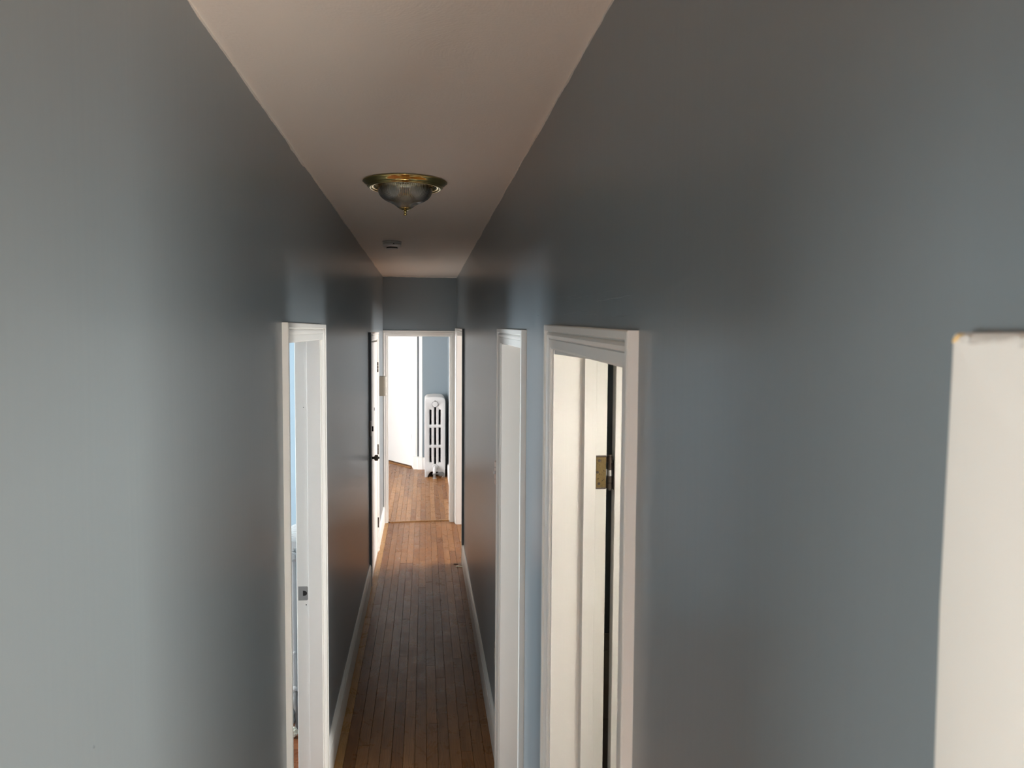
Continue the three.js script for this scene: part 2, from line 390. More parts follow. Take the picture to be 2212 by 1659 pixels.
// --- bathroom doorway with its open door and brass hinge
{
  const d = struct('door_1', 'white cased bathroom doorway with open cream door and old brass hinge', 'doorway');
  const [n, f, hn, hf] = OPEN_R.bath;
  casing(d, PR, n, f, hn, hf, moulded, M.trim, 1);
  mesh('jamb', [slabIn(PR, f - 0.012, f, 0, hf, 0.004, -0.118)], M.trim, d);
  mesh('jamb', [slabIn(PR, f - 0.004, f, 0, hf, -0.118, -TR - 0.002)], M.trim, d);
  mesh('jamb', [slabIn(PR, n, n + 0.012, 0, hn, 0.004, -TR - 0.002)], M.trim, d);
  mesh('head_jamb', [slabIn(PR, n, f, hn + 0.006, hn + 0.02, 0.002, -TR)], M.trim, d);
  mesh('door_stop', [slabIn(PR, f - 0.044, f - 0.010, 0, hf - 0.02, -0.078, -0.113, 0.002)], M.trim, d);
  mesh('door_stop', [slabIn(PR, n + 0.010, n + 0.024, 0, hn - 0.02, -0.078, -0.113, 0.002)], M.trim, d);
  const leaf = mesh('door_leaf', [rbox(0.534, 1.30, 0.012, 2.05, -2.192, -2.154, 0.002)], M.trim, d);
  leaf.userData.label = 'cream painted door leaf standing open';
  const hinge = new THREE.Group(); hinge.name = 'hinge'; hinge.userData.label = 'paint-edged antique brass butt hinge'; d.add(hinge);
  const hy = 1.7355, hh = 0.0465, zf = -(f - 0.004) + 0.0006;
  mesh('paint_rim', [box(0.4782, 0.5125, hy - hh - 0.0015, hy + hh + 0.0015, zf, zf + 0.0012)], M.darkMetal, hinge);
  mesh('leaf_plate', [rbox(0.4835, 0.5125, hy - hh + 0.003, hy + hh - 0.003, zf, zf + 0.0028, 0.001)], M.agedBrass, hinge);
  for (const [sx, sy] of [[0.4925, 0.0335], [0.4875, 0.0005], [0.4920, -0.0325]]) {
    const c = cyl(V(sx, hy + sy, zf + 0.0024), V(sx, hy + sy, zf + 0.0042), 0.0042, 0.0034, 16);
    mesh('screw', [c], M.darkMetal, hinge);
  }
  const kx = 0.5215, kz = -2.160;
  for (let k = 0; k < 5; k++) {
    const y0 = hy - hh + k * 0.0186 + 0.0008;
    mesh('knuckle', [cyl(V(kx, y0, kz), V(kx, y0 + 0.017, kz), 0.0068, 0.0068, 18), box(k % 2 ? kx : 0.512, k % 2 ? 0.534 : kx, y0, y0 + 0.017, kz - 0.0105, kz - 0.0075)], k === 2 ? M.steel : M.darkMetal, hinge);
  }
  mesh('pin', [cyl(V(kx, hy - hh - 0.004, kz), V(kx, hy + hh + 0.004, kz), 0.0035), cyl(V(kx, hy + hh + 0.002, kz), V(kx, hy + hh + 0.006, kz), 0.0055)], M.darkMetal, hinge);
  mesh('leaf_plate', [box(0.5322, 0.5345, hy - hh - 0.002, hy + hh - 0.012, -2.190, -2.158)], M.darkMetal, hinge);
}
// --- plain doorway of the next room
{
  const d = struct('door_2', 'plain white cased doorway between light switch and bathroom door', 'doorway');
  const [n, f, hn, hf] = OPEN_R.office;
  casing(d, PR, n, f, hn, hf, moulded, M.trim, 1);
  mesh('jamb', [slabIn(PR, f - 0.012, f, 0, hf, 0.004, -TR - 0.002)], M.trim, d);
  mesh('jamb', [slabIn(PR, n, n + 0.012, 0, hn, 0.004, -TR - 0.002)], M.trim, d);
  mesh('head_jamb', [slabIn(PR, n, f, hn + 0.006, hn + 0.02, 0.002, -TR)], M.trim, d);
}
// --- wide opening to the living room
{
  const d = struct('door_3', 'wide white cased opening beside the far doorway, near edge painted dark', 'doorway');
  const [n, f, hn, hf] = OPEN_R.living;
  casing(d, PR, n, f, hn, hf, moulded, M.trim, 0);
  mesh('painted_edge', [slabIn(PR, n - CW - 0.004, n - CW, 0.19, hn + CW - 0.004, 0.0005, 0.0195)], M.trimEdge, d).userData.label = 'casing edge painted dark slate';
  mesh('jamb', [slabIn(PR, f - 0.012, f, 0, hf, 0.004, -TR - 0.002)], M.trim, d);
  mesh('jamb', [slabIn(PR, n, n + 0.012, 0, hn, 0.004, -TR - 0.002)], M.trim, d);
  mesh('head_jamb', [slabIn(PR, n, f, hn + 0.006, hn + 0.02, 0.002, -TR)], M.trim, d);
}
// --- bedroom doorway
{
  const d = struct('door_4', 'white cased bedroom doorway with steel strike plate in its jamb', 'doorway');
  const [n, f, hn, hf] = OPEN_L.bedroom;
  casing(d, PL, n, f, hn, hf, moulded, M.trim, 1);
  mesh('jamb', [slabIn(PL, f - 0.016, f, 0, hf, 0.004, -0.055, 0.0015)], M.trim, d);
  mesh('jamb', [slabIn(PL, f - 0.005, f, 0, hf, -0.055, -TL - 0.004)], M.trim, d);
  mesh('jamb', [slabIn(PL, n, n + 0.012, 0, hn, 0.004, -TL - 0.002)], M.trim, d);
  mesh('head_jamb', [slabIn(PL, n, f, hn + 0.006, hn + 0.02, 0.002, -TL)], M.trim, d);
  mesh('inner_casing', [rbox(RL - 0.010, RL, 0, hf + 0.06, -f - 0.075, -f - 0.006, 0.002)], M.trim, d);
  const sp = new THREE.Group(); sp.name = 'strike_plate'; sp.userData.label = 'grey steel strike plate with dark latch hole'; d.add(sp);
  const zf = -f + 0.005, s = new THREE.Shape();
  const x0 = XL - TL - 0.001, x1 = XL - 0.0595, y0 = 0.935, y1 = 0.998, r = 0.006;
  s.moveTo(x0, y0); s.lineTo(x1 - r, y0); s.quadraticCurveTo(x1, y0, x1, y0 + r); s.lineTo(x1, y1 - r); s.quadraticCurveTo(x1, y1, x1 - r, y1); s.lineTo(x0, y1); s.lineTo(x0, y0);
  const cx = x0 + 0.026, cy = 0.967, h = new THREE.Path();
  h.moveTo(cx - 0.006, cy - 0.012); h.lineTo(cx - 0.006, cy + 0.012); h.quadraticCurveTo(cx + 0.012, cy + 0.012, cx + 0.012, cy); h.quadraticCurveTo(cx + 0.012, cy - 0.012, cx - 0.006, cy - 0.012);
  s.holes.push(h);
  const g = new THREE.ExtrudeGeometry(s, { depth: 0.0018, bevelEnabled: false, curveSegments: 8 }); g.translate(0, 0, zf);
  mesh('plate', [metricUV(g)], M.steel, sp);
  mesh('latch_hole', [box(cx - 0.006, cx + 0.012, cy - 0.012, cy + 0.012, zf, zf + 0.0006)], M.black, sp);
  for (const y of [y0 + 0.007, y1 - 0.007]) mesh('screw', [cyl(V(cx + 0.002, y, zf + 0.0015), V(cx + 0.002, y, zf + 0.0026), 0.0032, 0.003, 14)], M.steel, sp);
  mesh('nail_hole', [cyl(V(cx + 0.008, 0.914, zf), V(cx + 0.008, 0.914, zf + 0.0008), 0.0026, 0.0026, 10)], M.black, d);
  mesh('nail_hole', [cyl(V(cx + 0.004, 1.80, zf), V(cx + 0.004, 1.80, zf + 0.0008), 0.0018, 0.0018, 10)], M.black, d);
}
// --- entry door, closed, flush with the hall
{
  const d = struct('door_5', 'white closed entry door with dark round knob, near edge painted dark', 'door');
  const [n, f, hn, hf] = OPEN_L.entry;
  casing(d, PL, n, f, hn, hf, moulded, M.trim, 0);
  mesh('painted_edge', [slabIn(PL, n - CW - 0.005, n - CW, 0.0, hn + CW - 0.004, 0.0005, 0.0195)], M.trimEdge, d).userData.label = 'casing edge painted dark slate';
  mesh('jamb', [slabIn(PL, f - 0.010, f, 0, hf, 0.002, -TL)], M.trim, d);
  mesh('jamb', [slabIn(PL, n, n + 0.010, 0, hn, 0.002, -TL)], M.trim, d);
  mesh('head_jamb', [slabIn(PL, n, f, hn - 0.006, hn + 0.01, 0.002, -TL)], M.trim, d);
  mesh('door_leaf', [slabIn(PL, n + 0.014, f - 0.014, 0.012, hn - 0.022, 0.006, -0.038, 0.002)], M.trim, d);
  mesh('door_sill', [slabIn(PL, n, f, 0.0, 0.010, 0.01, -TL)], M.nickel, d);
  const at = (a, y, t) => PL(a, y, t);
  const kn = new THREE.Group(); kn.name = 'knob'; kn.userData.label = 'dark bronze round knob'; d.add(kn);
  const ka = n + 0.072, ky = 1.071;
  mesh('rose', [cyl(at(ka, ky, 0.006), at(ka, ky, 0.014), 0.030, 0.026, 24)], M.darkMetal, kn);
  mesh('spindle', [cyl(at(ka, ky, 0.014), at(ka, ky, 0.036), 0.011, 0.011, 16)], M.darkMetal, kn);
  const grip = new THREE.LatheGeometry([[0, 0], [0.017, 0], [0.024, 0.004], [0.0255, 0.010], [0.0255, 0.026], [0.022, 0.031], [0.010, 0.033], [0.008, 0.042], [0, 0.043]].map(([r, y]) => new THREE.Vector2(r, y)), 28);
  grip.rotateZ(-Math.PI / 2); grip.translate(...at(ka, ky, 0.034).toArray());
  mesh('grip', [clean(grip)], M.bronze, kn);
  const tt = new THREE.Group(); tt.name = 'thumb_turn'; d.add(tt);
  mesh('rose', [cyl(at(n + 0.085, 1.319, 0.006), at(n + 0.085, 1.319, 0.014), 0.022, 0.020, 20)], M.white, tt);
  mesh('turn_piece', [slabIn(PL, n + 0.080, n + 0.090, 1.298, 1.341, 0.014, 0.026, 0.002)], M.black, tt);
  mesh('peephole', [cyl(at((n + f) / 2, 1.45, 0.006), at((n + f) / 2, 1.45, 0.011), 0.015, 0.013, 16)], M.steel, d);
  const lk = new THREE.Group(); lk.name = 'lock_keeper'; d.add(lk);
  mesh('keeper_plate', [slabIn(PL, n - CW - 0.030, n - CW - 0.012, 1.27, 1.40, 0.0, 0.014, 0.002)], M.iron, lk);
  mesh('keeper_body', [slabIn(PL, n - CW - 0.018, n - CW - 0.004, 1.278, 1.405, 0.012, 0.020, 0.002)], M.white, lk);
  for (const y of [1.81, 1.013, 0.296]) {
    const hg = new THREE.Group(); hg.name = 'hinge'; hg.userData.label = 'blackened hinge knuckle'; d.add(hg);
    for (let k = 0; k < 3; k++) mesh('knuckle', [cyl(at(f - 0.014, y - 0.048 + k * 0.033, 0.0115), at(f - 0.014, y - 0.017 + k * 0.033, 0.0115), 0.0075, 0.0075, 14)], M.darkMetal, hg);
  }
}
// --- end doorway
{
  const d = struct('door_6', 'white cased doorway at the end of the hall, open to the radiator room', 'doorway');
  casing(d, PE, EX0, EX1, EHEAD, EHEAD, scaled(moulded, 0.82), M.trim, 0);
  mesh('jamb', [box(EX0 - 0.001, EX0 + 0.010, 0, EHEAD, ZEND - ET - 0.002, ZEND + 0.003)], M.trim, d);
  mesh('jamb', [box(EX1 - 0.010, EX1 + 0.001, 0, EHEAD, ZEND - ET - 0.002, ZEND + 0.003)], M.trim, d);
  mesh('head_jamb', [box(EX0, EX1, EHEAD - 0.010, EHEAD + 0.002, ZEND - ET, ZEND + 0.002)], M.trim, d);
  const sd = mesh('saddle', [sweep([[-0.024, 0], [0.024, 0], [0.021, 0.007], [0.012, 0.0105], [-0.012, 0.0105], [-0.021, 0.007]], (u, t, s) => V(EX0 + 0.03 + s * (EX1 - EX0 - 0.04), t, ZEND - 0.02 + u - s * 0.045), 1, 1.2)], saddleWood, d);
  sd.userData.label = 'rounded brown wooden floor saddle';
  mesh('gap_filler', [box(EX0 - 0.035, EX0 + 0.035, 0.0, 0.006, ZEND - 0.03, ZEND - 0.012)], M.black, d);
}
// --- nearby casing whose face fills the frame's edge
{
  const d = struct('door_7', 'broad flat white casing beside the viewer with a chipped corner', 'doorway');
  const [n, f, hn, hf] = OPEN_R.study;
  casing(d, PR, n, f, hn, hf, flatCasing, M.trim, 2);
  mesh('jamb', [slabIn(PR, f - 0.012, f, 0, hf, 0.004, -TR - 0.002)], M.trim, d);
  mesh('jamb', [slabIn(PR, n, n + 0.012, 0, hn, 0.004, -TR - 0.002)], M.trim, d);
  mesh('head_jamb', [slabIn(PR, n, f, hn + 0.006, hn + 0.02, 0.002, -TR)], M.trim, d);
  const top = hf + FW, out = f + FW;
  const chip = mesh('bare_wood_chip', [sweep([[-0.0030, -0.0012], [0.0030, 0.0004], [0.0034, 0.0022], [0.0004, 0.0020], [-0.0034, 0.0004]], (u, t, s) => PR(out - 0.0085 - u * 0.9, top - 0.0042 + t * 0.9 + u * 0.45, 0.0168 + s * 0.0042), 1)], M.bareWood, d);
  chip.userData.label = 'chip of bare yellow wood';
  for (let k = 0; k < 7; k++) {
    const a = out - 0.016 - k * 0.0085, g = new THREE.SphereGeometry(0.0022 + 0.001 * rnd(), 10, 8); g.scale(0.22, 0.6, 1.7);
    g.rotateX(rr(-0.4, 0.1)); g.translate(...PR(a, top - 0.003 - rr(0, 0.006), 0.0205).toArray());
    mesh('paint_lump', [clean(g)], M.trim, d);
  }
}
// --- opposite doorway beside the viewer
{
  const d = struct('door_8', 'white cased doorway opposite the chipped casing', 'doorway');
  const [n, f, hn, hf] = OPEN_L.guest;
  casing(d, PL, n, f, hn, hf, moulded, M.trim, 0);
  mesh('jamb', [slabIn(PL, f - 0.012, f, 0, hf, 0.004, -TL - 0.002)], M.trim, d);
  mesh('jamb', [slabIn(PL, n, n + 0.012, 0, hn, 0.004, -TL - 0.002)], M.trim, d);
  mesh('head_jamb', [slabIn(PL, n, f, hn + 0.006, hn + 0.02, 0.002, -TL)], M.trim, d);
}

// brush ridges in the wall paint above the bathroom door, and a few nicks
{
  const wr = scene.getObjectByName('wall_right'), wl = scene.getObjectByName('wall_left');
  for (let k = 0; k < 12; k++) {
    const a = rr(1.34, 2.0), len = rr(0.08, 0.24), y = 2.155 + 0.055 * rnd() + 0.02 * (a - 1.3), pts = [];
    for (let i = 0; i <= 10; i++) pts.push(PR(a + len * i / 10, y + 0.0016 * noise2(k * 7 + i * 0.3, 3), 0.0001));
    mesh('paint_ridge', tube(pts, rr(0.0003, 0.0006), 20, 5), M.wall, wr);
  }
  for (const [P, par, a, y, m] of [[PR, wr, 2.50, 2.185, M.trimEdge], [PR, wr, 5.9, 1.86, M.trimEdge], [PL, wl, 1.12, 1.545, M.trimEdge], [PL, wl, 1.14, 1.28, M.plaster], [PL, wl, 4.3, 1.72, M.trimEdge], [PL, wl, 5.0, 1.78, M.trimEdge]])
    mesh('nick', cyl(P(a, y, 0), P(a, y, 0.0006), 0.0022, 0.0014, 7), m, par);
}

// ---------------------------------------------------------------- baseboards
const baseProf = [[0, 0], [0.015, 0], [0.016, 0.002], [0.016, 0.148], [0.0125, 0.151], [0.0125, 0.153], [0.0155, 0.156], [0.0155, 0.164], [0.0125, 0.176], [0.008, 0.184], [0.004, 0.190], [0, 0.190]];
function baseboard(side, P, a0, a1, label) {
  const m = mesh(`baseboard_${side}`, sweep(baseProf, (u, t, s) => P(a0 + s * (a1 - a0), t, u), 1, 0.5), M.trim);
  m.name = numbered(m.name); scene.add(m);
  tag(m, label, 'baseboard', { kind: 'structure' });
}
const outer = (o) => [o[0] - CW, o[1] + CW];
baseboard('left', PL, outer(OPEN_L.bedroom)[1], outer(OPEN_L.entry)[0], 'white baseboard between the bedroom and entry doors');
baseboard('left', PL, outer(OPEN_L.entry)[1], -ZEND, 'white baseboard between the entry door and the end wall');
baseboard('left', PL, outer(OPEN_L.guest)[1], outer(OPEN_L.bedroom)[0], 'white baseboard before the bedroom door');
baseboard('right', PR, outer(OPEN_R.office)[1], outer(OPEN_R.living)[0], 'white baseboard below the light switch and outlet');
baseboard('right', PR, outer(OPEN_R.bath)[1], outer(OPEN_R.office)[0], 'white baseboard between bathroom and plain doorway');
baseboard('right', PR, OPEN_R.study[1] + FW, outer(OPEN_R.bath)[0], 'white baseboard between chipped casing and bathroom door');
baseboard('far_room', (a, y, t) => V(PX1 - t, y, -a), 9.0, -PZ, 'white baseboard beside the tall radiator');
baseboard('far_room', (a, y, t) => V(a, y, PZ + t), -0.03, PX1, 'white baseboard behind the tall radiator');

// ---------------------------------------------------------------- far room: diagonal closet with white door
{
  const A = V(-0.190, 0, -12.60), dir = V(-0.535, 0, -0.845), nrm = V(-0.845, 0, 0.535);
  const put = (a, y, t) => V(A.x + dir.x * a + nrm.x * t, y, A.z + dir.z * a + nrm.z * t);
  const d = struct('door_9', 'tall white door in the diagonal wall left of the tall radiator', 'door');
  const rect = (a0, a1, y0, y1, t0, t1) => sweep([[a0, t0], [a1, t0], [a1, t1], [a0, t1]], (u, t, s) => put(u, y0 + s * (y1 - y0), t), 1, 0.2);
  mesh('door_leaf', [rect(0.008, 0.775, 0.03, 2.20, -0.035, 0.0)], M.trim, d);
  mesh('closet_wall', [rect(-0.11, 1.7, 2.28, CEIL, -0.10, 0.0), rect(0.86, 1.75, 0, 2.28, -0.10, 0.0)], M.wall, d);
  mesh('side_casing', [sweep(scaled(moulded, 1.2), (u, t, s) => put(0.0 - u, s * (2.21 + u), t), 1)], M.trim, d);
  mesh('side_casing', [sweep(scaled(moulded, 1.2), (u, t, s) => put(0.785 + u, s * (2.21 + u), t), 1)], M.trim, d);
  mesh('head_casing', [sweep(scaled(moulded, 1.2), (u, t, s) => put(-u + s * (0.785 + 2 * u), 2.21 + u, t), 1)], M.trim, d);
  const sl = mesh('saddle', [rect(-0.02, 0.79, 0, 0.014, -0.10, 0.045)], saddleWood, d); sl.userData.label = 'brown wooden saddle under the door';
  for (const y of [1.93, 1.24, 0.50]) mesh('hinge', [cyl(put(0.003, y - 0.045, 0.004), put(0.003, y + 0.045, 0.004), 0.007, 0.007, 12)], M.steel, d);
  mesh('plinth_block', [sweep([[-0.085, -0.02], [-0.115, -0.02], [-0.115, 0.03], [-0.085, 0.03]], (u, t, s) => put(u, s * 0.2, t), 1, 0.2)], M.trim, d);
  // corner post and return beside the closet
  mesh('return_wall', [box(-0.16, -0.030, 0, CEIL, -12.72, PZ - 0.062)], M.wall, d);
  mesh('corner_board', [rbox(-0.082, -0.030, 0.2, CEIL, PZ - 0.03, PZ + 0.004, 0.002)], M.trim, d);
  mesh('corner_casing', [sweep(scaled(moulded, 0.9), (u, t, k) => V(-0.170 + u, 0.2 + k * 2.2, PZ - 0.0625 + t), 1)], M.trim, d);
  mesh('corner_base', [rbox(-0.175, -0.100, 0, 0.2, PZ - 0.06, PZ - 0.005, 0.003), rbox(-0.102, -0.028, 0, 0.2, PZ - 0.06, PZ + 0.02, 0.003)], M.trim, d);
}

// ---------------------------------------------------------------- bathroom tiles
{
  const w = struct('wall_tiles', 'beige square wall tiles with a narrow cap row in the bathroom', 'tiles');
  mesh('grout_bed', [box(RR, 1.7, 0, 1.105, -2.55, -2.546)], M.grout, w);
  const geo = rbox(-0.1185, 0.1185, -0.1185, 0.1185, -0.004, 0.004, 0.002), cap = rbox(-0.1185, 0.1185, -0.028, 0.028, -0.006, 0.006, 0.004);
  for (let i = 0; i < 4; i++) {
    const x = 0.66 + i * 0.24;
    const c = mesh('cap_tile', cap, M.tile, w); c.position.set(x, 1.094, -2.543);
    for (let k = 0; k < 4; k++) { const t = mesh('tile', geo, M.tile, w); t.position.set(x, 0.945 - k * 0.24, -2.544); }
  }
}

// ---------------------------------------------------------------- brass ceiling lamp
{
  const L = thing('ceiling_lamp', 'polished brass flush ceiling lamp with ribbed glass bowl', 'ceiling lamp', [-0.080, CEIL, -3.41]);
  mesh('pan', lathe([[0.02, -0.001], [0.172, -0.001], [0.1775, -0.003], [0.1785, -0.0055], [0.1765, -0.0075], [0.1735, -0.0085], [0.1735, -0.0100], [0.1690, -0.0140], [0.1630, -0.0185], [0.1590, -0.0220], [0.1600, -0.0240], [0.1580, -0.0262], [0.1535, -0.0270], [0.1540, -0.0290], [0.1510, -0.0315], [0.1460, -0.0318], [0.1420, -0.0300], [0.1405, -0.0270], [0.1360, -0.0278], [0.1315, -0.0262], [0.1280, -0.0220], [0.1250, -0.012], [0.02, -0.010]], 96), M.brass, L);
  const prof = [[0.1120, -0.014], [0.1140, -0.024], [0.1145, -0.034], [0.1125, -0.046], [0.1085, -0.056], [0.1020, -0.0655], [0.0925, -0.0740], [0.0810, -0.0810], [0.0680, -0.0870], [0.0560, -0.0925], [0.0450, -0.0985], [0.0360, -0.1050], [0.0290, -0.1110], [0.0200, -0.1130]];
  const curve = new THREE.CatmullRomCurve3(prof.map(([r, y]) => V(r, y, 0)));
  const N = 88, SEG = N * 6, rows = 34, pos = [], idx = [], uvs = [];
  for (const inner of [0, 1]) for (let j = 0; j <= rows; j++) {
    const p = curve.getPoint(j / rows);
    for (let i = 0; i <= SEG; i++) {
      const a = i / SEG * TAU + 0.15 * j / rows, rib = inner ? -0.0032 : 0.0014 * Math.abs(Math.sin(a * N / 2)) * Math.min(1, p.x / 0.05);
      const r = p.x + rib; pos.push(Math.cos(a) * r, p.y + (inner ? 0.001 : 0), Math.sin(a) * r); uvs.push(i / SEG, j / rows);
    }
  }
  const S1 = SEG + 1, off = (rows + 1) * S1;
  for (let j = 0; j < rows; j++) for (let i = 0; i < SEG; i++) {
    const a = j * S1 + i, b = a + 1, c = a + S1, e = c + 1;
    idx.push(a, b, c, b, e, c, off + a, off + c, off + b, off + b, off + c, off + e);
  }
  for (let i = 0; i < SEG; i++) {
    idx.push(i, off + i, i + 1, i + 1, off + i, off + i + 1);
    const k = rows * S1 + i; idx.push(k, k + 1, off + k, k + 1, off + k + 1, off + k);
  }
  const g = new THREE.BufferGeometry();
  g.setAttribute('position', new THREE.Float32BufferAttribute(pos, 3)); g.setAttribute('uv', new THREE.Float32BufferAttribute(uvs, 2)); g.setIndex(idx); g.computeVertexNormals();
  mesh('glass_bowl', g, M.glass, L).userData.label = 'ribbed clear glass bowl';
  const fin = new THREE.Group(); fin.name = 'finial'; L.add(fin);
  mesh('cap', lathe([[0.004, -0.106], [0.022, -0.108], [0.026, -0.111], [0.0265, -0.114], [0.022, -0.1165], [0.016, -0.1185], [0.014, -0.121], [0.006, -0.1225], [0.0, -0.1225]], 40), M.brass, fin);
  mesh('tip', lathe([[0.0, -0.122], [0.007, -0.1235], [0.0075, -0.128], [0.005, -0.1305], [0.0045, -0.1325], [0.007, -0.136], [0.0072, -0.140], [0.004, -0.1435], [0.0, -0.1445]], 32), M.brass, fin);
  for (const s of [-1, 1]) {
    const b = new THREE.Group(); b.name = 'bulb'; L.add(b);
    const globe = new THREE.SphereGeometry(0.027, 20, 14); globe.scale(1.35, 1, 1); globe.translate(s * 0.058, -0.042, 0);
    mesh('globe', [clean(globe)], M.bulb, b);
    mesh('socket', [cyl(V(s * 0.018, -0.034, 0), V(s * 0.036, -0.038, 0), 0.015, 0.015, 16)], M.white, b);
  }
}
// ---------------------------------------------------------------- smoke detector
{
  const L = thing('smoke_detector', 'small round off-white smoke detector on the ceiling', 'smoke detector', [-0.223, CEIL, -5.60]);
  mesh('base', lathe([[0.0, 0], [0.066, 0], [0.066, -0.010], [0.0, -0.010]], 48), M.white, L);
  mesh('body', lathe([[0.0, -0.011], [0.0635, -0.011], [0.0635, -0.034], [0.060, -0.038], [0.044, -0.040], [0.044, -0.038], [0.0, -0.038]], 48), M.white, L);
  mesh('vent', lathe([[0.0, -0.038], [0.038, -0.038], [0.038, -0.046], [0.0, -0.046]], 32), M.black, L);
  mesh('cap', lathe([[0.0, -0.046], [0.040, -0.046], [0.039, -0.050], [0.030, -0.053], [0.0, -0.054]], 36), M.white, L);
  mesh('indicator', [cyl(V(0.014, -0.020, 0.0605), V(0.014, -0.020, 0.0645), 0.004, 0.004, 12)], M.black, L);
}
// ---------------------------------------------------------------- wall plates
function plate(name, label, y, a, parts) {
  const L = thing(name, label, name.replace('_', ' '), [XR, y, -a]);
  mesh('cover_plate', [rbox(-0.0065, 0, -0.058, 0.058, -0.037, 0.037, 0.0025, 3)], M.nickel, L);
  parts(L);
}
plate('light_switch', 'metal light switch plate beside the plain white doorway', 1.427, 3.925, (L) => {
  mesh('toggle', [rbox(-0.017, -0.004, -0.004, 0.011, -0.005, 0.005, 0.002)], M.white, L);
  for (const y of [0.030, -0.030]) mesh('screw', [cyl(V(-0.0062, y, 0), V(-0.0080, y, 0), 0.0035, 0.003, 12)], M.steel, L);
});
plate('wall_outlet', 'small wall outlet low beside the plain white doorway', 0.50, 3.885, (L) => {
  for (const y of [0.020, -0.020]) { mesh('socket', [rbox(-0.0085, -0.004, y - 0.014, y + 0.014, -0.017, 0.017, 0.002)], M.plastic, L); for (const z of [-0.006, 0.006]) mesh('slot', [box(-0.0090, -0.0080, y - 0.004, y + 0.005, z - 0.001, z + 0.001)], M.black, L); }
  mesh('screw', [cyl(V(-0.0062, 0, 0), V(-0.0080, 0, 0), 0.003, 0.003, 12)], M.steel, L);
});
// ---------------------------------------------------------------- intercom box in the corner
{
  const L = thing('intercom', 'beige intercom box in the corner beside the far doorway', 'intercom', [XL, 1.595, -8.20]);
  mesh('housing', [rbox(0, 0.052, -0.100, 0.100, -0.06, 0.06, 0.004)], M.beige, L);
  mesh('front_cover', [rbox(0.050, 0.066, -0.098, 0.098, -0.058, 0.058, 0.004)], M.plastic, L);
  for (let k = 0; k < 5; k++) mesh('speaker_slot', [box(0.0655, 0.0668, -0.02 - k * 0.012, -0.016 - k * 0.012, -0.03, 0.03)], M.black, L);
  mesh('button', [cyl(V(0.066, 0.05, 0.0), V(0.070, 0.05, 0.0), 0.010, 0.009, 14)], M.white, L);
}

